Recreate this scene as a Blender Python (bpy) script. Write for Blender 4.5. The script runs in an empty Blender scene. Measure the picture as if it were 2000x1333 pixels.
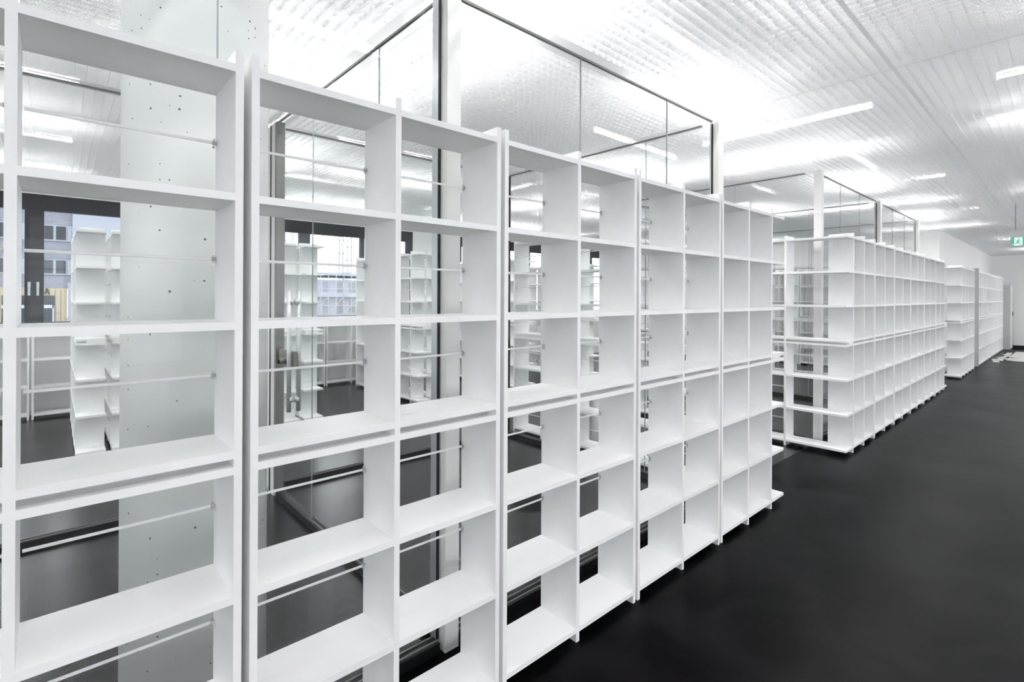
import bpy, bmesh, math, random
from mathutils import Matrix, Vector

S = bpy.context.scene
C = S.collection
random.seed(4)

# ------------------------------------------------------------------ camera
CAM_H = 1.5108
YAW, PITCH, ROLL = math.radians(47.9755), math.radians(0.0396), math.radians(0.248)
F_PX, CY = 994.23, 579.28
Fw = Vector((math.cos(YAW) * math.cos(PITCH), math.sin(YAW) * math.cos(PITCH), math.sin(PITCH)))
Rt = Vector((math.sin(YAW), -math.cos(YAW), 0))
Up = Rt.cross(Fw)
R2 = Rt * math.cos(ROLL) + Up * math.sin(ROLL)
U2 = Up * math.cos(ROLL) - Rt * math.sin(ROLL)
cam = bpy.data.cameras.new('camera')
cam.sensor_fit = 'HORIZONTAL'
cam.sensor_width = 36.0
cam.lens = 36.0 * F_PX / 2000.0
cam.shift_y = -(666.5 - CY) / 2000.0
cam.clip_start, cam.clip_end = 0.05, 400
co = bpy.data.objects.new('camera', cam)
co.matrix_world = Matrix(((R2.x, U2.x, -Fw.x, 0), (R2.y, U2.y, -Fw.y, 0), (R2.z, U2.z, -Fw.z, CAM_H), (0, 0, 0, 1)))
C.objects.link(co)
S.camera = co

# ------------------------------------------------------------------ world, exposure
TUBE = 160.0          # radiance of the fluorescent tubes
SKY = 3.7
w = bpy.data.worlds.new('overcast_sky'); S.world = w
w.use_nodes = True
wn = w.node_tree.nodes; wl = w.node_tree.links
bg = wn.get('Background') or wn.new('ShaderNodeBackground')
out = wn.get('World Output') or wn.new('ShaderNodeOutputWorld')
wl.new(bg.outputs[0], out.inputs[0])
bg.inputs['Color'].default_value = (0.935, 0.955, 1.0, 1)
bg.inputs['Strength'].default_value = SKY
S.view_settings.view_transform = 'Standard'
S.view_settings.look = 'None'
S.view_settings.gamma = 1.0
S.view_settings.exposure = 0.0
S.view_settings.use_curve_mapping = False
cy = S.cycles
cy.use_denoising = True
cy.max_bounces = 8
cy.diffuse_bounces = 6
cy.glossy_bounces = 4
cy.transmission_bounces = 6
cy.transparent_max_bounces = 40
cy.sample_clamp_indirect = 8.0
cy.caustics_reflective = False
cy.caustics_refractive = False

# ------------------------------------------------------------------ materials
def mat(name):
    m = bpy.data.materials.new(name); m.use_nodes = True
    n = m.node_tree.nodes; n.clear()
    o = n.new('ShaderNodeOutputMaterial')
    return m, n, m.node_tree.links, o

def plain(name, col, rough=0.5, spec=0.4, metal=0.0, noise=0.0, nscale=8.0, stretch=None):
    m, n, l, o = mat(name)
    b = n.new('ShaderNodeBsdfPrincipled')
    b.inputs['Base Color'].default_value = (*col, 1)
    b.inputs['Roughness'].default_value = rough
    b.inputs['Specular IOR Level'].default_value = spec
    b.inputs['Metallic'].default_value = metal
    if noise:
        tc = n.new('ShaderNodeTexCoord'); mp = n.new('ShaderNodeMapping')
        mp.inputs['Scale'].default_value = stretch or (1, 1, 1)
        nz = n.new('ShaderNodeTexNoise'); nz.inputs['Scale'].default_value = nscale
        nz.inputs['Detail'].default_value = 5
        rp = n.new('ShaderNodeValToRGB')
        rp.color_ramp.elements[0].position = 0.3; rp.color_ramp.elements[1].position = 0.7
        rp.color_ramp.elements[0].color = (*[c * (1 - noise) for c in col], 1)
        rp.color_ramp.elements[1].color = (*[min(1, c * (1 + noise)) for c in col], 1)
        l.new(tc.outputs['Object'], mp.inputs[0]); l.new(mp.outputs[0], nz.inputs['Vector'])
        l.new(nz.outputs['Fac'], rp.inputs[0]); l.new(rp.outputs[0], b.inputs['Base Color'])
    l.new(b.outputs[0], o.inputs[0])
    return m

def emit(name, col, s):
    m, n, l, o = mat(name)
    e = n.new('ShaderNodeEmission')
    e.inputs[0].default_value = (*col, 1); e.inputs[1].default_value = s
    l.new(e.outputs[0], o.inputs[0])
    return m

def glassy(name, tint, base=0.04, graze=0.96):
    # architectural glass: clear pane with an angle-dependent mirror reflection
    m, n, l, o = mat(name)
    t = n.new('ShaderNodeBsdfTransparent'); t.inputs[0].default_value = (*tint, 1)
    g = n.new('ShaderNodeBsdfGlossy'); g.inputs['Roughness'].default_value = 0.0
    g.inputs[0].default_value = (0.95, 0.97, 0.97, 1)
    lw = n.new('ShaderNodeLayerWeight'); lw.inputs[0].default_value = 0.5
    p = n.new('ShaderNodeMath'); p.operation = 'POWER'; p.inputs[1].default_value = 5
    a = n.new('ShaderNodeMath'); a.operation = 'MULTIPLY_ADD'
    a.inputs[1].default_value = graze; a.inputs[2].default_value = base
    mx = n.new('ShaderNodeMixShader')
    l.new(lw.outputs['Facing'], p.inputs[0]); l.new(p.outputs[0], a.inputs[0])
    l.new(a.outputs[0], mx.inputs[0]); l.new(t.outputs[0], mx.inputs[1]); l.new(g.outputs[0], mx.inputs[2])
    l.new(mx.outputs[0], o.inputs[0])
    return m

def mesh_metal(name):
    # white expanded-metal sheet: small staggered holes, some light passes through
    m, n, l, o = mat(name)
    d = n.new('ShaderNodeBsdfDiffuse'); d.inputs[0].default_value = (0.70, 0.71, 0.72, 1)
    tl = n.new('ShaderNodeBsdfTranslucent'); tl.inputs[0].default_value = (0.70, 0.71, 0.72, 1)
    m1 = n.new('ShaderNodeMixShader'); m1.inputs[0].default_value = 0.25
    t = n.new('ShaderNodeBsdfTransparent')
    m2 = n.new('ShaderNodeMixShader')
    ge = n.new('ShaderNodeNewGeometry')
    sp = n.new('ShaderNodeSeparateXYZ'); l.new(ge.outputs['Position'], sp.inputs[0])
    ad = n.new('ShaderNodeMath'); ad.operation = 'ADD'
    l.new(sp.outputs[0], ad.inputs[0]); l.new(sp.outputs[1], ad.inputs[1])
    def sn(src, k):
        a = n.new('ShaderNodeMath'); a.operation = 'MULTIPLY'; a.inputs[1].default_value = k
        s = n.new('ShaderNodeMath'); s.operation = 'SINE'
        l.new(src, a.inputs[0]); l.new(a.outputs[0], s.inputs[0]); return s.outputs[0]
    mu = n.new('ShaderNodeMath'); mu.operation = 'MULTIPLY'
    l.new(sn(ad.outputs[0], 2 * math.pi / 0.0085), mu.inputs[0]); l.new(sn(sp.outputs[2], 2 * math.pi / 0.0085), mu.inputs[1])
    mr = n.new('ShaderNodeMapRange'); mr.inputs['From Min'].default_value = -0.25; mr.inputs['From Max'].default_value = 0.25
    mr.inputs['To Min'].default_value = 0.06; mr.inputs['To Max'].default_value = 0.72
    l.new(mu.outputs[0], mr.inputs['Value'])
    l.new(mr.outputs[0], m2.inputs[0])
    l.new(d.outputs[0], m1.inputs[1]); l.new(tl.outputs[0], m1.inputs[2])
    l.new(m1.outputs[0], m2.inputs[1]); l.new(t.outputs[0], m2.inputs[2])
    l.new(m2.outputs[0], o.inputs[0])
    return m

def perf_strip():
    # flat perforated cover strip, lets light from above glow through
    m, n, l, o = mat('white_perforated_strip')
    d = n.new('ShaderNodeBsdfDiffuse'); d.inputs[0].default_value = (0.90, 0.905, 0.91, 1)
    tl = n.new('ShaderNodeBsdfTranslucent'); tl.inputs[0].default_value = (0.90, 0.905, 0.91, 1)
    t = n.new('ShaderNodeBsdfTransparent')
    m1 = n.new('ShaderNodeMixShader'); m1.inputs[0].default_value = 0.5
    m2 = n.new('ShaderNodeMixShader'); m2.inputs[0].default_value = 0.5
    l.new(d.outputs[0], m1.inputs[1]); l.new(tl.outputs[0], m1.inputs[2])
    l.new(m1.outputs[0], m2.inputs[1]); l.new(t.outputs[0], m2.inputs[2]); l.new(m2.outputs[0], o.inputs[0])
    return m

def floor_mat(name, ior, r0, r1):
    m, n, l, o = mat(name)
    b = n.new('ShaderNodeBsdfPrincipled')
    tc = n.new('ShaderNodeTexCoord')
    n1 = n.new('ShaderNodeTexNoise'); n1.inputs['Scale'].default_value = 2.2; n1.inputs['Detail'].default_value = 8
    n1.inputs['Distortion'].default_value = 1.2
    rp = n.new('ShaderNodeValToRGB')
    rp.color_ramp.elements[0].position = 0.35; rp.color_ramp.elements[1].position = 0.75
    rp.color_ramp.elements[0].color = (0.0008, 0.0008, 0.0010, 1)
    rp.color_ramp.elements[1].color = (0.0075, 0.0075, 0.0083, 1)
    n2 = n.new('ShaderNodeTexNoise'); n2.inputs['Scale'].default_value = 1.3; n2.inputs['Detail'].default_value = 6
    mr = n.new('ShaderNodeMapRange'); mr.inputs['To Min'].default_value = r0; mr.inputs['To Max'].default_value = r1
    l.new(tc.outputs['Object'], n1.inputs['Vector']); l.new(tc.outputs['Object'], n2.inputs['Vector'])
    l.new(n1.outputs['Fac'], rp.inputs[0]); l.new(rp.outputs[0], b.inputs['Base Color'])
    l.new(n2.outputs['Fac'], mr.inputs['Value']); l.new(mr.outputs[0], b.inputs['Roughness'])
    b.inputs['IOR'].default_value = ior
    l.new(b.outputs[0], o.inputs[0])
    return m

def concrete_mat():
    m, n, l, o = mat('fair_faced_concrete')
    b = n.new('ShaderNodeBsdfPrincipled'); b.inputs['Roughness'].default_value = 0.7
    b.inputs['Specular IOR Level'].default_value = 0.25
    tc = n.new('ShaderNodeTexCoord')
    nz = n.new('ShaderNodeTexNoise'); nz.inputs['Scale'].default_value = 1.6; nz.inputs['Detail'].default_value = 6
    rp = n.new('ShaderNodeValToRGB')
    rp.color_ramp.elements[0].color = (0.76, 0.775, 0.765, 1); rp.color_ramp.elements[1].color = (0.85, 0.86, 0.85, 1)
    vo = n.new('ShaderNodeTexVoronoi'); vo.inputs['Scale'].default_value = 42
    # small blow holes: only some of the cells, of different size
    sc = n.new('ShaderNodeSeparateColor')
    gt = n.new('ShaderNodeMath'); gt.operation = 'MULTIPLY_ADD'; gt.inputs[1].default_value = 0.50; gt.inputs[2].default_value = -0.31
    lt = n.new('ShaderNodeMath'); lt.operation = 'LESS_THAN'
    mx = n.new('ShaderNodeMix'); mx.data_type = 'RGBA'
    l.new(tc.outputs['Object'], nz.inputs['Vector']); l.new(tc.outputs['Object'], vo.inputs['Vector'])
    l.new(nz.outputs['Fac'], rp.inputs[0])
    l.new(vo.outputs['Color'], sc.inputs[0]); l.new(sc.outputs[0], gt.inputs[0])
    l.new(vo.outputs['Distance'], lt.inputs[0]); l.new(gt.outputs[0], lt.inputs[1])
    l.new(lt.outputs[0], mx.inputs['Factor']); l.new(rp.outputs[0], mx.inputs[6])
    mx.inputs[7].default_value = (0.16, 0.17, 0.17, 1)
    l.new(mx.outputs[2], b.inputs['Base Color'])
    l.new(b.outputs[0], o.inputs[0])
    return m

def brick_mat():
    m, n, l, o = mat('grey_blue_brick')
    b = n.new('ShaderNodeBsdfPrincipled'); b.inputs['Roughness'].default_value = 0.8
    tc = n.new('ShaderNodeTexCoord'); mp = n.new('ShaderNodeMapping')
    mp.inputs['Rotation'].default_value = (math.pi / 2, 0, 0)
    br = n.new('ShaderNodeTexBrick'); br.inputs['Scale'].default_value = 1.0
    br.inputs['Brick Width'].default_value = 0.62; br.inputs['Row Height'].default_value = 0.14
    br.inputs['Mortar Size'].default_value = 0.018
    br.inputs['Color1'].default_value = (0.135, 0.14, 0.175, 1); br.inputs['Color2'].default_value = (0.19, 0.195, 0.235, 1)
    br.inputs['Mortar'].default_value = (0.24, 0.25, 0.29, 1)
    l.new(tc.outputs['Object'], mp.inputs[0]); l.new(mp.outputs[0], br.inputs['Vector'])
    l.new(br.outputs['Color'], b.inputs['Base Color'])
    l.new(b.outputs[0], o.inputs[0])
    return m

M = {
    'white': plain('white_lacquer', (0.93, 0.931, 0.933), 0.42, 0.35, noise=0.012, nscale=3.0, stretch=(1, 6, 6)),
    'paint': plain('white_wall_paint', (0.84, 0.84, 0.83), 0.75, 0.2, noise=0.01, nscale=2),
    'trimw': plain('white_ceiling_trim', (0.80, 0.80, 0.79), 0.6, 0.2),
    'slab': plain('white_soffit_paint', (0.82, 0.825, 0.83), 0.9, 0.1),
    'post': plain('white_coated_post', (0.80, 0.80, 0.78), 0.45, 0.3),
    'alu': plain('brushed_aluminium', (0.62, 0.66, 0.68), 0.35, 0.5, 0.7),
    'brushed': plain('brushed_steel_tube', (0.66, 0.68, 0.68), 0.4, 0.5, 0.35),
    'steel': plain('satin_steel', (0.27, 0.255, 0.235), 0.5, 0.3, 0.25, noise=0.06, nscale=40),
    'alu_dark': plain('dark_anodised_aluminium', (0.25, 0.25, 0.24), 0.4, 0.5, 0.5),
    'black': plain('black_rubber_seal', (0.010, 0.010, 0.011), 0.45, 0.4),
    'sealant': plain('grey_sealant', (0.34, 0.37, 0.38), 0.6, 0.3),
    'anthracite': plain('anthracite_frame', (0.030, 0.031, 0.036), 0.4, 0.35),
    'zinc': plain('zinc_clip', (0.55, 0.56, 0.58), 0.3, 0.5, 0.8),
    'grey': plain('light_grey_panel', (0.56, 0.56, 0.57), 0.5, 0.3),
    'paper': plain('pale_protective_card', (0.60, 0.60, 0.585), 0.8, 0.1, noise=0.04, nscale=5),
    'glass': glassy('partition_glass', (0.986, 0.993, 0.991), 0.005, 0.5),
    'wglass': glassy('window_glass', (0.985, 0.99, 0.99), 0.012, 0.6),
    'tube': emit('fluorescent_tube', (1.0, 0.985, 0.965), TUBE),
    'mesh': mesh_metal('white_expanded_metal'),
    'perf': perf_strip(),
    'floor': floor_mat('black_linoleum', 1.13, .26, .38), 'floor2': floor_mat('polished_black_linoleum', 1.50, .20, .30), 'concrete': concrete_mat(), 'brick': brick_mat(),
    'sand': plain('sand_coloured_cladding', (0.34, 0.29, 0.20), 0.7, 0.2),
    'pale': plain('pale_blue_render', (0.30, 0.32, 0.37), 0.8, 0.2),
    'dglass': plain('dark_window_glass', (0.03, 0.034, 0.04), 0.25, 0.25, noise=0.3, nscale=0.6),
    'scaf': plain('pale_scaffold', (0.40, 0.42, 0.47), 0.6, 0.3),
    'haze': plain('hazy_concrete', (0.40, 0.41, 0.47), 0.8, 0.2, noise=0.08, nscale=0.8),
    'crane': plain('pale_crane_lattice', (0.20, 0.20, 0.19), 0.6, 0.3),
    'ground': plain('street_asphalt', (0.12, 0.125, 0.14), 0.8, 0.2),
    'green': emit('lit_green_sign', (0.10, 0.52, 0.36), 1.0),
    'signw': emit('lit_white_sign', (0.92, 1.0, 0.97), 0.95),
    'letter': plain('dark_sign_letter', (0.05, 0.05, 0.055), 0.5, 0.3),
}

# ------------------------------------------------------------------ helpers
class MB:
    def __init__(self): self.v = []; self.f = []
    def box(self, x0, x1, y0, y1, z0, z1):
        b = len(self.v)
        self.v += [(x0, y0, z0), (x1, y0, z0), (x1, y1, z0), (x0, y1, z0), (x0, y0, z1), (x1, y0, z1), (x1, y1, z1), (x0, y1, z1)]
        self.f += [tuple(b + i for i in q) for q in ((0, 3, 2, 1), (4, 5, 6, 7), (0, 1, 5, 4), (1, 2, 6, 5), (2, 3, 7, 6), (3, 0, 4, 7))]
        return self
    def quad(self, *pts):
        b = len(self.v); self.v += list(pts); self.f.append(tuple(range(b, b + len(pts)))); return self
    def rod(self, a, c, r, n=10):
        a, c = Vector(a), Vector(c); d = (c - a).normalized()
        t = Vector((0, 0, 1)) if abs(d.z) < 0.9 else Vector((1, 0, 0))
        u = d.cross(t).normalized(); v = d.cross(u)
        b = len(self.v)
        for p in (a, c):
            for i in range(n):
                q = p + (u * math.cos(2 * math.pi * i / n) + v * math.sin(2 * math.pi * i / n)) * r
                self.v.append(tuple(q))
        for i in range(n):
            j = (i + 1) % n
            self.f.append((b + i, b + j, b + n + j, b + n + i))
        self.f.append(tuple(b + i for i in reversed(range(n)))); self.f.append(tuple(b + n + i for i in range(n)))
        return self
    def prism(self, pts, axis, a, c):
        """pts 2-D outline extruded along an axis ('x','y','z') from a to c"""
        b = len(self.v); n = len(pts)
        for h in (a, c):
            for p, q in pts:
                self.v.append({'x': (h, p, q), 'y': (p, h, q), 'z': (p, q, h)}[axis])
        self.f.append(tuple(b + i for i in range(n))); self.f.append(tuple(b + n + i for i in reversed(range(n))))
        for i in range(n):
            j = (i + 1) % n
            self.f.append((b + i, b + n + i, b + n + j, b + j))
        return self
    def data(self, name):
        me = bpy.data.meshes.new(name); me.from_pydata(self.v, [], self.f)
        bm = bmesh.new(); bm.from_mesh(me); bmesh.ops.recalc_face_normals(bm, faces=bm.faces); bm.to_mesh(me); bm.free()
        return me
    def build(self, name, m, parent=None, smooth=False):
        me = self.data(name); me.materials.append(M[m])
        if smooth:
            for p in me.polygons: p.use_smooth = True
        return link(name, me, parent)

def link(name, me, parent=None, loc=None):
    o = bpy.data.objects.new(name, me); C.objects.link(o)
    if parent: o.parent = parent
    if loc: o.location = loc
    return o

def tag(o, label, cat, group=None, kind=None):
    if label: o['label'] = label
    if cat: o['category'] = cat
    if group: o['group'] = group
    if kind: o['kind'] = kind
    return o

def thing(name, label, cat, loc=(0, 0, 0), rz=0.0, group=None, kind=None):
    o = bpy.data.objects.new(name, None); C.objects.link(o)
    o.empty_display_size = 0.1
    o.location = loc; o.rotation_euler = (0, 0, rz)
    return tag(o, label, cat, group, kind)

def struct(name, mb, m):
    o = mb.build(name, m); o['kind'] = 'structure'; return o

def dup(root, loc, rz, label, group=None):
    r = root.copy(); C.objects.link(r); r.location = loc; r.rotation_euler = (0, 0, rz); r['label'] = label
    if group: r['group'] = group
    for ch in list(root.children):
        c = ch.copy(); C.objects.link(c); c.parent = r
        for g in ch.children:
            d = g.copy(); C.objects.link(d); d.parent = c
    return r

CH = 2.84        # underside of the mesh ceiling
SLAB = 3.42      # soffit above it
X_END, X_BACK, Y_RIGHT, Y_FAC = 21.75, -6.5, -5.5, 8.75

# ------------------------------------------------------------------ room shell
struct('floor', MB().box(X_BACK, X_END + .2, Y_RIGHT, 1.83, -0.2, 0), 'floor')
struct('floor', MB().box(X_BACK, X_END + .2, 1.83, Y_FAC + .2, -0.2, 0), 'floor2')
struct('ceiling_slab', MB().box(X_BACK, X_END + .2, Y_RIGHT, Y_FAC + .2, SLAB, SLAB + .2), 'slab')
rw = MB().box(X_BACK, X_END + .2, Y_RIGHT - .2, Y_RIGHT, -0.2, .45).box(X_BACK, X_END + .2, Y_RIGHT - .2, Y_RIGHT, 2.70, SLAB + .2)
rw.box(X_BACK, -3.4, Y_RIGHT - .2, Y_RIGHT, .45, 2.70).box(X_END - .6, X_END + .2, Y_RIGHT - .2, Y_RIGHT, .45, 2.70)
for k in range(1, 9):
    rw.box(-3.4 + 2.73 * k - .12, -3.4 + 2.73 * k + .12, Y_RIGHT - .2, Y_RIGHT, .45, 2.70)
struct('wall_right', rw, 'paint')
wr = MB().box(X_BACK - .2, X_BACK, Y_RIGHT - .2, Y_FAC + .2, -0.2, .35).box(X_BACK - .2, X_BACK, Y_RIGHT - .2, Y_FAC + .2, 2.75, SLAB + .2)
for k in range(6):
    wr.box(X_BACK - .2, X_BACK, -5.7 + 2.83 * k, -5.2 + 2.83 * k, .35, 2.75)
struct('wall_rear', wr, 'paint')
struct('wall_end', MB().box(X_END, X_END + .2, Y_RIGHT, 1.8, 0.0, SLAB), 'paint')
struct('wall_core', MB().box(12.86, X_END + .2, 1.80, Y_FAC, 0, SLAB), 'paint')
struct('baseboard_end', MB().box(X_END - .02, X_END, Y_RIGHT, 1.30, 0, .10), 'black')
back = MB().box(X_BACK, 12.86, Y_FAC, Y_FAC + .2, 0, 1.154).box(X_BACK, 12.86, Y_FAC, Y_FAC + .2, 2.776, SLAB)
back.box(5.25, 6.38, Y_FAC, Y_FAC + .2, 1.154, 2.776).box(X_BACK, -6.0, Y_FAC, Y_FAC + .2, 1.154, 2.776)
struct('wall_back', back, 'paint')

# ceiling grid of expanded-metal sheets
STEP, BH = 0.053, 0.046
g = MB()
x = X_BACK + .02
while x < X_END:
    y1 = Y_FAC - .01 if x < 12.84 else 1.78
    g.quad((x, Y_RIGHT + .01, CH), (x, y1, CH), (x, y1, CH + BH), (x, Y_RIGHT + .01, CH + BH))
    x += STEP
y = Y_RIGHT + .02
while y < Y_FAC:
    x1 = X_END - .01 if y < 1.78 else 12.84
    g.quad((X_BACK + .01, y, CH), (x1, y, CH), (x1, y, CH + BH), (X_BACK + .01, y, CH + BH))
    y += STEP
struct('ceiling', g, 'mesh')
struct('trim_1', MB().box(0.2, X_END - .02, 0.700, 0.722, CH - .003, CH - .001), 'perf')
struct('trim_2', MB().box(3.594, 3.602, -3.0, 1.70, CH - .002, CH + .001), 'perf')

# ------------------------------------------------------------------ fluorescent battens above the grid
def batten_proto():
    t = thing('fluorescent_batten', 'slim fluorescent batten glowing above the white mesh ceiling', 'ceiling light', group='fluorescent battens above the mesh ceiling')
    MB().rod((-.74, 0, 0), (.74, 0, 0), .014, 8).build('tube', 'tube', t, True)
    h = MB().box(-.76, .76, -.03, .03, .03, .08)
    h.box(-.76, -.74, -.02, .02, -.02, .03).box(.74, .76, -.02, .02, -.02, .03)
    h.box(-.5, -.49, -.005, .005, .08, .34 - .03).box(.49, .5, -.005, .005, .08, .34 - .03)
    h.build('housing', 'trimw', t)
    return t
BP = batten_proto()
first = True
def batten(x, y, rz):
    global first
    if first: BP.location = (x, y, 3.11); BP.rotation_euler = (0, 0, rz); first = False
    else: dup(BP, (x, y, 3.11), rz, BP['label'])
Q = math.pi / 2
for k in range(-1, 7):
    xb = 5.05 + 3.50 * (k - 1)                # battens across the corridor
    for yc in (-3.3, -0.35, 1.88, 5.1, 7.3):
        if yc > 1.9 and xb > 12.5: continue
        if yc == 1.88 and xb > 12.5: continue
        if yc == -0.35 and xb > 12.5: yc = 0.35
        if X_BACK + .2 < xb < X_END - .1: batten(xb, yc, Q)
    xl = xb - 1.72                             # battens along the corridor
    for yc in (-3.0, -0.75, 1.68, 3.10, 5.07, 7.0):
        if yc > 1.5 and xl > 11.2: continue
        if X_BACK + .9 < xl < X_END - .9: batten(xl - {3.10: 2.27, 5.07: .43, 7.0: .43}.get(yc, 0), yc, 0)

# ------------------------------------------------------------------ bookcases
T, TB, D, Z0, GAP, ST = 0.0195, 0.0204, 0.218, 0.0406, 0.0208, 0.335
ZL = [Z0 + k * ST for k in range(4)]
ZU = [ZL[3] + TB + GAP + k * ST for k in range(4)]
LEV = ZL + ZU
TOP = 2.150
_cache = {}
def shared(key, fn):
    if key not in _cache: _cache[key] = fn()
    return _cache[key]
def part(name, key, fn, m, parent, loc):
    def mk():
        me = fn().data(name); me.materials.append(M[m]); return me
    return link(name, shared((name, key, m), mk), parent, loc)

def bookcase(label, ups, over_start=0.0, over_end=0.0, levels=LEV, top=TOP, rods=True, group=None, name='bookcase'):
    """local x runs along the row, y is depth (front at 0), ups = left faces of the uprights"""
    t = thing(name, label, 'bookcase', group=group)
    for u in ups:
        part('upright', (top,), lambda: MB().box(0, T, 0, D, 0, top), 'white', t, (u, 0, 0))
    spans = [(a + T, b) for a, b in zip(ups[:-1], ups[1:])]
    if over_start: spans.insert(0, (ups[0] - over_start, ups[0]))
    if over_end: spans.append((ups[-1] + T, ups[-1] + T + over_end))
    for a, b in spans:
        wd = round(b - a, 4)
        for z in levels:
            part('shelf_board', (wd,), lambda: MB().box(0, wd, 0, D, 0, TB), 'white', t, (a, 0, z))
        if len(levels) > 4:
            part('spacer_rail', (wd,), lambda: MB().box(0, wd, .075, D - .01, 0, GAP), 'white', t, (a, 0, ZL[3] + TB))
        if rods and wd < .5 and wd > .3:
            zs = [(levels[i] + TB + levels[i + 1]) / 2 + .02 for i in range(len(levels) - 1)]
            for i, z in enumerate(zs):
                if levels[i + 1] - levels[i] < .2: continue
                r = part('stop_rod', (wd,), lambda: MB().rod((0.004, 0, 0), (wd - .004, 0, 0), .0042, 8), 'white', t, (a, D - .012, z - .004))
                part('rod_clip', 0, lambda: MB().rod((0, 0, 0), (.012, 0, 0), .0058, 8).box(.004, .008, -.0025, .0025, -.012, .012), 'zinc', r, (wd - .012, 0, 0))
    return t

REG = [0, .4253, .8502]
NAR = [0, .3756, .7553]
WREG, WNAR = .8697, .7748
FY = 1.460                     # front plane of the corridor rows
ORD = ['first', 'second', 'third', 'fourth', 'fifth', 'sixth', 'seventh', 'eighth', 'ninth']

# nearest corridor row
reg = bookcase('white open bookcase filling the left edge of the photo, nearest unit', REG, group='bookcases of the nearest corridor row')
reg.location = (-.501, FY, 0)
for i, lab in enumerate(['white open bookcase in front of the glass door with long handles',
                         'white open bookcase, third one visible from the left, right of the black-edged post',
                         'white open bookcase in the nearest row, last but one before its end']):
    dup(reg, (.388 + .889 * i, FY, 0), 0, lab)
nar = bookcase('white open bookcase closing the right end of the nearest row', NAR, group='bookcases of the nearest corridor row')
nar.location = (3.0549, FY, 0)

# middle corridor row
g2 = 'bookcases of the middle corridor row'
dup(nar, (5.805, FY, 0), 0, 'white open bookcase at the near corner of the middle row', g2)
for i in range(4):
    dup(reg, (6.600 + .889 * i, FY, 0), 0, 'white open bookcase, %s from the near corner of the middle row' % ORD[i + 1], g2)
dup(nar, (10.156, FY, 0), 0, 'white open bookcase at the far end of the middle row', g2)
# third short row and last row down the corridor
g3 = 'bookcases of the short third corridor row'
dup(reg, (12.83, FY, 0), 0, 'white open bookcase at the near corner of the short third row', g3)
dup(reg, (13.719, FY, 0), 0, 'white open bookcase at the far end of the short third row', g3)
g4 = 'bookcases of the farthest corridor row'
tag(MB().box(15.30, 15.325, FY, FY + .30, 0, 2.19).build('end_panel', 'grey'), 'tall light grey end panel closing the farthest bookcase row', 'panel')
for i in range(7):
    dup(nar, (15.335 + .795 * i, FY, 0), 0, 'white open bookcase in the farthest row, %s after the grey end panel' % ORD[i], g4)

# cross rows along the aisles: corner unit and two more, boards run to the corner
def corner(label, group, near_end):
    # uprights 1.997 and 2.42 in y; boards reach back to the corridor face
    if near_end == 'start':
        c = bookcase(label, [0.537, 0.960], over_start=0.537, group=group, name='corner_bookcase')
    else:
        c = bookcase(label, [0, .423], over_end=.537, group=group, name='corner_bookcase')
    return c
X1 = 3.8305
c1 = corner('white corner bookcase whose shelf ends project past the nearest row', 'bookcases along the first cross aisle', 'start')
c1.location = (X1 + D, FY, 0); c1.rotation_euler = (0, 0, Q)
for i in range(2):
    dup(reg, (X1 + D, 2.462 + .889 * i, 0), Q, ['white bookcase across the first aisle end, behind the nearest corner unit', 'white bookcase deepest in the cross row behind the first glass room'][i], 'bookcases along the first cross aisle')
c2 = corner('white corner bookcase with long open shelves facing the cross aisle, middle row', 'bookcases facing the cross aisle', 'end')
c2.rotation_euler = (0, 0, -Q); c2.location = (5.586, FY + .537 + T + .423, 0)
for i in range(2):
    dup(reg, (5.586, 2.462 + WREG + .889 * i, 0), -Q, ['white bookcase facing the cross aisle, next to the middle row corner unit', 'white bookcase facing the cross aisle, deepest of the middle cross row'][i], 'bookcases facing the cross aisle')
dup(c1, (10.932 + D, FY, 0), Q, 'white corner bookcase whose shelf ends project past the far end of the middle row', 'bookcases at the far end of the middle row')
for i in range(2):
    dup(reg, (10.932 + D, 2.462 + .889 * i, 0), Q, ['white bookcase behind the far end of the middle row', 'white bookcase deepest behind the far end of the middle row'][i], 'bookcases at the far end of the middle row')
dup(c2, (12.611, FY + .537 + T + .423, 0), -Q, 'white corner bookcase with shelves facing back, short third row', 'bookcases facing the second cross aisle')
for i in range(4):
    dup(reg, (12.611, 2.462 + WREG + .889 * i, 0), -Q, 'white bookcase facing the second cross aisle, %s behind the third-row corner' % ORD[i], 'bookcases facing the second cross aisle')

# double rows in the hall behind the glass rooms
oreg = bookcase('x', [0, .4253, .8502], over_start=.20)                      # overhang at local x start (rot +90: near end)
oend = bookcase('x', [0, .4253, .8502], over_end=.20)                        # rot -90: near end is local x end
rows = [(0.155, 'double row beside the round column'), (1.950, 'double row behind the glass door handles'),
        (3.755, 'double row seen left of the black-edged post'), (5.55, 'double row seen through the third bookcase'),
        (7.34, 'double row seen right of the third bookcase')]
fo = fe = True
for xr, rn in rows:
    gname = 'bookcases of the ' + rn
    la = 'near white bookcase, left side of the ' + rn
    lb = 'near white bookcase, right side of the ' + rn
    if fe: oend.location = (xr, 6.30 + WREG, 0); oend.rotation_euler = (0, 0, -Q); oend['label'] = la; oend['group'] = gname; fe = False
    else: dup(oend, (xr, 6.30 + WREG, 0), -Q, la, gname)
    xb = xr + .045 + 2 * D
    if fo: oreg.location = (xb, 6.30, 0); oreg.rotation_euler = (0, 0, Q); oreg['label'] = lb; oreg['group'] = gname; fo = False
    else: dup(oreg, (xb, 6.30, 0), Q, lb, gname)
    dup(reg, (xr, 6.30 + .889 + WREG, 0), -Q, 'far white bookcase, left side of the ' + rn, gname)
    dup(reg, (xb, 6.30 + .889, 0), Q, 'far white bookcase, right side of the ' + rn, gname)

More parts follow.
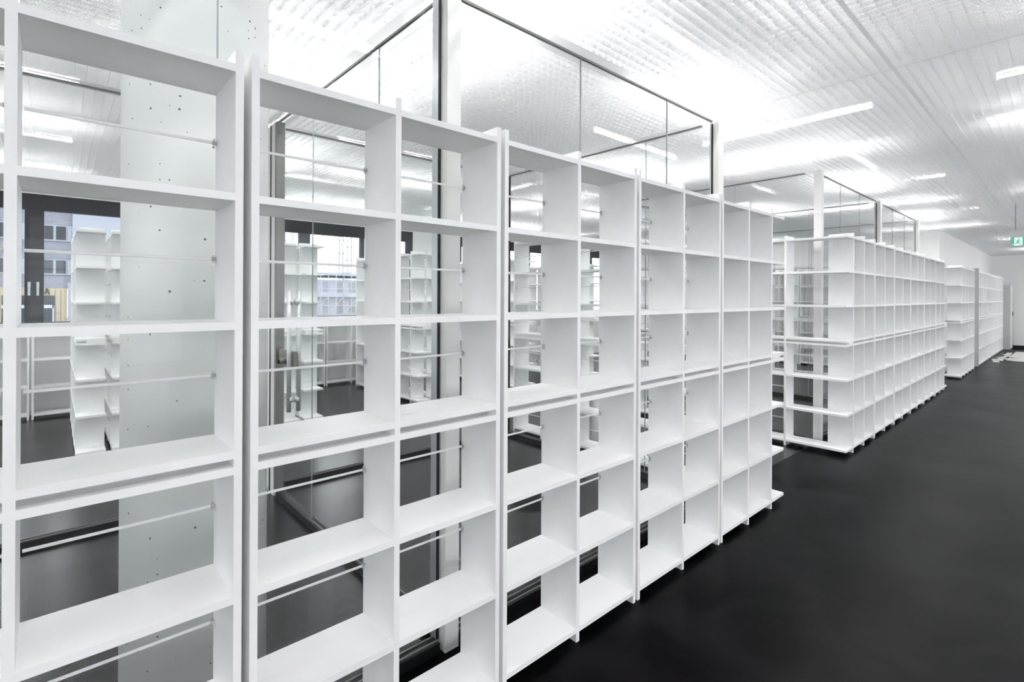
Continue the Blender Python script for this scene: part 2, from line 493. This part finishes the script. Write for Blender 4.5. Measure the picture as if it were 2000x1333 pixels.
# low bookcases under the windows
low = bookcase('x', [0, .4300, .8600], levels=ZL, top=ZL[3] + TB + .001, rods=False, name='low_bookcase')
for i in range(7):
    lab = 'low white bookcase under the windows, %s from the left' % ORD[i]
    xx = -1.09 + .90 * i
    if i == 0: low.location = (xx, 8.43, 0); low['label'] = lab; low['group'] = 'low bookcases under the windows'
    else: dup(low, (xx, 8.43, 0), 0, lab)
struct('window_sill', MB().box(-3.6, 5.25, 8.55, Y_FAC, 1.095, 1.150), 'white')

# ------------------------------------------------------------------ glass partitions
GY = 1.80
def partition(label, loc, rz, length, joints, skip=None):
    """local x along the wall; panes between the joints; 12 mm glass centred on y=0.03"""
    p = thing('glass_partition', label, 'partition', loc, rz)
    edges = [0] + joints + [length]
    for a, b in zip(edges[:-1], edges[1:]):
        if skip and abs(a - skip[0]) < .01: continue
        MB().box(a + .001, b - .001, .026, .034, .045, CH - .018).build('pane', 'glass', p)
    for j in joints:
        MB().box(j - .0018, j + .0018, .0255, .0345, .045, CH - .018).build('sealant_joint', 'sealant', p)
    MB().box(0, length, -.040, .100, CH - .006, CH - .004).build('head_plate', 'perf', p)
    MB().box(0, length, .023, .037, CH - .018, CH - .006).build('head_seal', 'alu_dark', p)
    MB().box(0, length, .0, .06, 0, .045).build('floor_rail', 'black', p)
    MB().box(0, length, .012, .016, .045, .052).box(0, length, .044, .048, .045, .052).build('rail_lip', 'alu_dark', p)
    return p
def post(label, x0, x1, y0, y1, m='post', name='partition_post'):
    return tag(MB().box(x0, x1, y0, y1, 0, CH).build(name, m), label, 'post')

partition('clear glass partition in front of the round concrete column', (-2.6, GY, 0), 0, 3.82, [1.245, 2.115, 2.985])
partition('clear glass front of the first glass room behind the nearest row', (1.31, GY, 0), 0, 2.345, [.84, 1.72])
post('white square post with black seal, between the second and third bookcase', 1.236, 1.306, 1.785, 1.855)
post('white square post at the far end of the first glass room', 3.672, 3.750, 1.785, 1.855)
tag(MB().box(1.2215, 1.2300, 1.824, 1.834, .045, CH - .03).build('seal_strip', 'black'), 'black vertical seal left of the first white post', 'seal')
tag(MB().box(3.653, 3.663, 1.824, 1.834, .045, CH - .03).build('seal_strip', 'black'), 'black vertical seal left of the second white post', 'seal')
# side walls of the first glass room; the left one ends in a glass door
partition('glass side wall with a door, left side of the first glass room', (1.30, 1.93, 0), Q, 1.44, [.53])
partition('glass side wall at the right end of the first glass room', (3.73, 1.93, 0), Q, 2.26, [.50, 1.38])
partition('glass rear wall of the first glass rooms, left of the door', (-2.6, 4.16, 0), 0, 3.80, [1.25, 2.2, 3.15])
partition('glass rear wall behind the first glass room', (1.36, 4.16, 0), 0, 2.29, [.76, 1.52])
post('aluminium jamb of the left glass side wall beside the white post', 1.252, 1.288, 1.86, 1.925, 'alu', 'door_jamb')
dj = thing('door_jamb', 'slim aluminium corner jamb with dark edges beside the glass door', 'post', (1.27, 4.145, 0))
MB().box(-.03, .03, -.090, -.010, 0, CH - .02).box(-.03, .03, .020, .095, 0, CH - .02).build('jamb_profile', 'post', dj)
MB().box(-.0315, .0315, -.010, .020, 0, CH - .02).build('corner_seal', 'black', dj)
MB().box(-.030, .030, -.090 - .040, -.090, .045, CH - .02).build('edge_strip', 'alu_dark', dj)
MB().box(-.024, .024, .095, .143, 0, CH - .02).build('edge_strip', 'alu_dark', dj)
tag(MB().box(3.678, 3.692, 4.125, 4.145, 0, CH - .02).build('seal_strip', 'black'), 'black vertical seal in the rear corner of the first glass room', 'seal')

dr = thing('door_1', None, None, (0, 0, 0)); dr['kind'] = 'structure'
MB().box(1.266, 1.274, 3.377, 4.005, .05, CH - .02).build('pane', 'glass', dr)
MB().box(1.2665, 1.2735, 3.3718, 3.3752, .045, CH - .018).build('door_seal', 'sealant', dr)
MB().box(1.24, 1.30, 3.37, 4.004, 0, .045).build('threshold', 'black', dr)
MB().box(1.20, 1.34, 3.37, 4.15, CH - .006, CH - .004).build('head_plate', 'perf', dr)
MB().box(1.263, 1.277, 3.37, 4.09, CH - .018, CH - .006).build('head_seal', 'alu_dark', dr)
for sx in (-.033, .033):
    hnd = MB().rod((1.27 + sx, 3.72, .690), (1.27 + sx, 3.72, 1.552), .0155, 14).build('pull_handle', 'brushed', dr, True)
    for z in (.775, 1.468):
        st = MB().rod((1.27 + sx * .2, 3.72, z), (1.27 + sx, 3.72, z), .021, 12)
        st.build('handle_mount', 'brushed', hnd, True)
MB().box(1.258, 1.282, 3.69, 4.004, .995, 1.115).build('lock_plate', 'steel', dr)
kn = MB().rod((1.258, 3.835, 1.04), (1.205, 3.835, 1.04), .02, 16).build('lock_knob', 'steel', dr, True)
MB().rod((1.205, 3.835, 1.04), (1.197, 3.835, 1.04), .018, 16).build('knob_cap', 'black', kn, True)

# second pair of glass rooms behind the middle row
partition('clear glass front of the second glass room behind the middle row', (5.955, GY, 0), 0, 2.34, [.79, 1.565])
partition('clear glass front of the third glass room behind the middle row', (8.415, GY, 0), 0, 2.39, [.80, 1.59])
post('white square corner post of the second glass room beside the aisle', 5.88, 5.95, 1.765, 1.836)
post('white post between the second and third glass room', 8.325, 8.410, 1.785, 1.855)
post('white post at the far end of the third glass room', 10.825, 10.90, 1.785, 1.855)
tag(MB().box(8.303, 8.318, 1.824, 1.834, .045, CH - .03).build('seal_strip', 'black'), 'black vertical seal between second and third glass room', 'seal')
tag(MB().box(10.803, 10.818, 1.824, 1.834, .045, CH - .03).build('seal_strip', 'alu_dark'), 'dark vertical seal at the far end of the third glass room', 'seal')
partition('glass side wall of the second glass room facing the cross aisle', (5.945, 1.93, 0), Q, 2.26, [.75, 1.5])
partition('glass divider between the second and third glass room', (8.40, 1.93, 0), Q, 2.26, [.75, 1.5])
partition('glass side wall at the far end of the third glass room', (10.88, 1.93, 0), Q, 2.26, [.75, 1.5])
partition('glass rear wall of the second and third glass rooms', (6.0, 4.19, 0), 0, 4.83, [.95, 1.9, 2.85, 3.8])

# ------------------------------------------------------------------ round concrete column, floor cover
bm = bmesh.new()
bmesh.ops.create_cone(bm, cap_ends=True, segments=64, radius1=.2335, radius2=.2335, depth=SLAB)
me = bpy.data.meshes.new('concrete_column'); bm.to_mesh(me); bm.free()
for p in me.polygons: p.use_smooth = len(p.vertices) == 4
me.materials.append(M['concrete'])
colm = link('concrete_column', me, None, (.404, 2.20, SLAB / 2))
tag(colm, 'round pale concrete column with small blow holes behind the front glass', 'column')
rg = MB()
for i in range(48):
    a0, a1 = 2 * math.pi * i / 48, 2 * math.pi * (i + 1) / 48
    rg.quad((.17 * math.cos(a0), .17 * math.sin(a0), .003), (.17 * math.cos(a1), .17 * math.sin(a1), .003), (.16 * math.cos(a1), .16 * math.sin(a1), .003), (.16 * math.cos(a0), .16 * math.sin(a0), .003))
fc = thing('floor_outlet', 'round black floor outlet cover in the first glass room', 'floor outlet', (2.62, 2.66, 0))
cov = MB().prism([(.158 * math.cos(2 * math.pi * i / 48), .158 * math.sin(2 * math.pi * i / 48)) for i in range(48)], 'z', 0, .003).build('cover', 'floor', fc)
rg.build('ring', 'black', fc)

# ------------------------------------------------------------------ windows
edges = [(-6.0, -4.8), (-4.8, -3.6), (-3.6, -2.42), (-2.42, -1.30), (-1.30, -.178), (-.178, .93), (.93, 2.04), (2.04, 3.162), (3.162, 4.203), (4.203, 5.25), (6.38, 8.437), (8.437, 10.72), (10.72, 12.86)]
stile = {-.178: .089, 3.162: .089, 4.203: .036, 5.25: .127, 6.38: .06, 8.437: .034, 10.72: .076}
for i, (a, b) in enumerate(edges):
    wn_ = thing('window_%d' % (i + 1), None, None); wn_['kind'] = 'structure'
    sl, sr = stile.get(a, .06), stile.get(b, .06)
    f = MB().box(a, a + sl, 8.752, 8.83, 1.154, 2.60).box(b - sr, b, 8.752, 8.83, 1.154, 2.60)
    f.box(a + sl, b - sr, 8.752, 8.83, 2.575, 2.60).box(a + sl, b - sr, 8.752, 8.83, 1.154, 1.165)
    f.build('frame', 'anthracite', wn_)
    MB().box(a, b, 8.751, 8.84, 2.60, 2.774).build('head_panel', 'anthracite', wn_)
    MB().box(a + sl, b - sr, 8.785, 8.797, 1.165, 2.575).build('pane', 'wglass', wn_)
    for hx in ([b - .046] if abs(b + .178) < .01 else [a + .034] if abs(a + .178) < .01 else []):
        hd = MB().box(hx - .014, hx + .014, 8.74, 8.752, 1.60, 1.67).box(hx - .012, hx + .012, 8.70, 8.74, 1.622, 1.65)
        hd.box(hx - .011, hx + .011, 8.695, 8.712, 1.50, 1.65)
        hd.build('handle', 'alu', wn_)

for k in range(9):      # unseen ribbon windows opposite the shelves, added to light their fronts evenly
    a, b = -3.4 + 2.73 * k + (.12 if k else 0), -3.4 + 2.73 * (k + 1) - .12
    wn_ = thing('window_%d' % (20 + k), None, None); wn_['kind'] = 'structure'
    f = MB().box(a, a + .05, Y_RIGHT - .12, Y_RIGHT - .05, .45, 2.7).box(b - .05, b, Y_RIGHT - .12, Y_RIGHT - .05, .45, 2.7)
    f.box(a + .05, b - .05, Y_RIGHT - .12, Y_RIGHT - .05, .45, .50).box(a + .05, b - .05, Y_RIGHT - .12, Y_RIGHT - .05, 2.65, 2.7)
    f.build('frame', 'anthracite', wn_)
    MB().box(a + .05, b - .05, Y_RIGHT - .09, Y_RIGHT - .078, .50, 2.65).build('pane', 'wglass', wn_)

for k in range(5):  # out-of-view rear windows, added so daylight reaches the sides of the uprights
    a, b = -5.2 + 2.83 * k, -2.87 + 2.83 * k
    wn_ = thing('window_%d' % (30 + k), None, None); wn_['kind'] = 'structure'
    f = MB().box(X_BACK - .12, X_BACK - .05, a, a + .05, .35, 2.75).box(X_BACK - .12, X_BACK - .05, b - .05, b, .35, 2.75)
    f.box(X_BACK - .12, X_BACK - .05, a + .05, b - .05, .35, .40).box(X_BACK - .12, X_BACK - .05, a + .05, b - .05, 2.70, 2.75)
    f.build('frame', 'anthracite', wn_)
    MB().box(X_BACK - .09, X_BACK - .078, a + .05, b - .05, .40, 2.70).build('pane', 'wglass', wn_)

# ------------------------------------------------------------------ exit sign, locker, card on the floor
sg = thing('exit_sign', 'green and white running-man exit sign hanging from the corridor ceiling', 'exit sign', (10.0, .615, 0))
MB().box(0, .05, -.42, .012, 2.238, 2.385).build('sign_case', 'grey', sg)
MB().box(0, .04, -.40, .012, 2.39, 2.470).build('battery_box', 'grey', sg)
MB().rod((.02, -.037, 2.47), (.02, -.037, CH), .006, 10).build('hanger', 'alu_dark', sg)
MB().rod((.02, -.36, 2.47), (.02, -.36, CH), .006, 10).build('hanger', 'alu_dark', sg)
fp = MB().box(-.004, 0, -.40, -.004, 2.25, 2.375).build('green_panel', 'green', sg)
MB().box(-.006, -.004, -.108, -.026, 2.255, 2.370).build('doorway', 'signw', fp)
def poly(pts):  # (u along -y, z) outlines of the running figure
    return MB().prism([(-u, z) for u, z in pts], 'x', -.009, -.006)
fig = poly([(.062, 2.350), (.072, 2.355), (.080, 2.350), (.080, 2.340), (.072, 2.335), (.064, 2.340)])
for q in ([(.060, 2.332), (.076, 2.328), (.070, 2.300), (.055, 2.300)], [(.060, 2.330), (.046, 2.318), (.040, 2.300), (.046, 2.299), (.052, 2.312), (.062, 2.320)],
          [(.074, 2.328), (.090, 2.316), (.096, 2.322), (.098, 2.318), (.090, 2.309), (.072, 2.318)],
          [(.058, 2.302), (.070, 2.302), (.084, 2.285), (.094, 2.264), (.087, 2.262), (.077, 2.282), (.062, 2.292)],
          [(.055, 2.302), (.064, 2.300), (.052, 2.278), (.030, 2.276), (.030, 2.284), (.047, 2.285)]):
    b0 = poly(q); k = len(fig.v); fig.v += b0.v; fig.f += [tuple(i + k for i in ff) for ff in b0.f]
fig.build('running_figure', 'green', fp)
MB().prism([(-.004, 2.268), (-.024, 2.268), (-.024, 2.284)], 'x', -.008, -.004).build('arrow', 'signw', fp)

lk = thing('locker', 'tall grey locker at the far end of the corridor', 'locker', (21.15, 1.31, 0))
MB().box(0, .45, .02, .47, .0, 1.935).build('body', 'grey', lk)
ld = MB().box(.01, .44, 0, .018, .03, 1.90).build('door', 'post', lk)
MB().box(.38, .395, -.03, 0, 1.0, 1.12).build('handle', 'alu_dark', ld)

tag(MB().box(17.3, 20.4, -1.6, 1.16, .0, .006).build('floor_sheet', 'paper'), 'large pale protective sheet lying on the black corridor floor', 'sheet')
rnd = random.Random(8)
for i, (px_, py_, a, L) in enumerate([(17.0, 1.40, .12, .9), (17.4, 1.34, .05, .8), (17.7, 1.28, .32, .7), (18.1, 1.33, -.12, 1.0), (18.5, 1.26, .26, .9), (19.0, 1.30, .02, 1.1)]):
    o = MB().box(-L / 2, L / 2, -.055, .055, .0065 + .004 * i, .0095 + .004 * i).build('card_strip', 'paper')
    o.location = (px_, py_ - .08, 0); o.rotation_euler = (0, 0, a)
    tag(o, 'loose pale card strip on the floor at the edge of the protective sheet', 'card strip', 'loose card strips at the edge of the sheet')

# ------------------------------------------------------------------ outside the windows
struct('street_ground', MB().box(-120, 160, Y_FAC + .3, 160, -4.2, -4.0), 'ground')
bb = thing('brick_building', 'grey-blue brick building across the street with a sand coloured ground floor', 'building', (0, 60, -4))
MB().box(-40, 1.25, 0, 12, 6.15, 22).build('wall', 'brick', bb)
MB().box(1.25, 7.5, -.3, 12, 0, 22).build('stair_tower', 'pale', bb)
MB().box(-40, .92, .05, 12, 0, 6.15).build('ground_floor', 'sand', bb)
for r, (z0, z1) in enumerate(((7.38, 8.52), (10.34, 11.52))):
    for k in range(5):
        x0 = -.66 - 3.0 * k
        fr = MB().box(x0 - .06, x0 + 1.56, -.12, .02, z0 - .12, z1 + .06).build('window', 'pale', bb)
        MB().box(x0, x0 + .64, -.16, -.10, z0, z1).build('pane', 'dglass', fr)
        MB().box(x0 + .82, x0 + 1.48, -.16, -.10, z0, z1).build('pane', 'dglass', fr)
        MB().box(x0 + 1.58, x0 + 2.2, -.08, .02, z0 - .12, z1 + .06).build('panel', 'pale', fr)
en = MB().box(-3.2, .10, -.02, .06, 0, 5.45).build('entrance', 'dglass', bb)
MB().box(-3.2, .04, -.12, .0, 4.35, 4.62).build('transom', 'scaf', en)
MB().box(-.06, .08, -.12, .0, 0, 4.62).build('door_post', 'pale', en)
MB().box(.95, 1.2, -.1, .05, 0, 6.6).build('downpipe', 'pale', bb)
for xx in (-2.2, -1.0, .12, .5):
    MB().box(xx - .012, xx + .012, .03, .06, 0, 5.9).build('cladding_joint', 'letter', bb)
la = MB()
A0, A1, zb, zt = -.62, -.20, 5.54, 6.08
la.prism([(A0, zb), (A0 + .13, zb), ((A0 + A1) / 2 + .06, zt), ((A0 + A1) / 2 - .06, zt)], 'y', -.02, .04)
la.prism([(A1, zb), (A1 - .13, zb), ((A0 + A1) / 2 - .06, zt), ((A0 + A1) / 2 + .06, zt)], 'y', -.02, .04)
la.box(A0 + .12, A1 - .12, -.02, .04, zb + .13, zb + .22)
la.build('sign_letter', 'letter', bb)

cb = thing('construction_building', 'pale building shell with scaffolding under construction seen through the windows', 'building', (19.5, 62, -4))
MB().box(0, 14, 1.4, 10, 0, 7.6).build('wall', 'haze', cb)
for z in (2.6, 5.45, 8.1):
    MB().box(-.3, 14.3, .9, 10.3, z, z + .35).build('floor_slab', 'scaf', cb)
for k in range(8):
    for z0, z1 in ((.4, 2.3), (3.2, 5.0), (6.0, 7.3)):
        MB().box(.6 + 1.7 * k, 1.4 + 1.7 * k, 1.36, 1.44, z0, z1).build('window', 'alu_dark' if (k + int(z0)) % 3 else 'pale', cb)
sc = MB()
for k in range(15):
    sc.rod((k, .5, 0), (k, .5, 9.4), .045, 6)
for z in (1.2, 2.2, 3.3, 4.3, 5.4, 6.4, 7.5, 8.5, 9.2):
    sc.rod((-.3, .5, z), (14.3, .5, z), .04, 6)
for k in range(0, 14, 2):
    sc.rod((k, .5, 3.3), (k + 2, .5, 5.4), .035, 6)
sc.build('scaffolding', 'scaf', cb)
def crane(label, x, y, w_, top, jib):
    t = thing('tower_crane', label, 'crane', (x, y, -4))
    m_ = MB()
    for sx in (-w_ / 2, w_ / 2):
        for sy in (-w_ / 2, w_ / 2): m_.rod((sx, sy, 0), (sx, sy, top), .06, 5)
    z = 0; s_ = 1
    while z < top - 1:
        for sy in (-w_ / 2, w_ / 2):
            m_.rod((-w_ / 2 * s_, sy, z), (w_ / 2 * s_, sy, z + 1), .035, 4); m_.rod((-w_ / 2, sy, z), (w_ / 2, sy, z), .035, 4)
        z += 1; s_ = -s_
    m_.build('mast', 'crane', t)
    j = MB()
    for zz, yy in ((top, -.3), (top, .3), (top + .8, 0)): j.rod((-jib * .25, yy, zz), (jib, yy, zz), .035, 5)
    k = -jib * .25
    while k < jib - .6:
        j.rod((k, -.3, top), (k + .6, 0, top + .8), .035, 4); j.rod((k + .6, 0, top + .8), (k + 1.2, .3, top), .035, 4); k += 1.2
    j.build('jib', 'crane', t)
crane('pale tower crane mast rising behind the construction site', 33.2, 75, 1.35, 24, 14)
crane('second pale crane seen low between the far bookcases', 27.0, 82, 1.2, 15.4, 9)
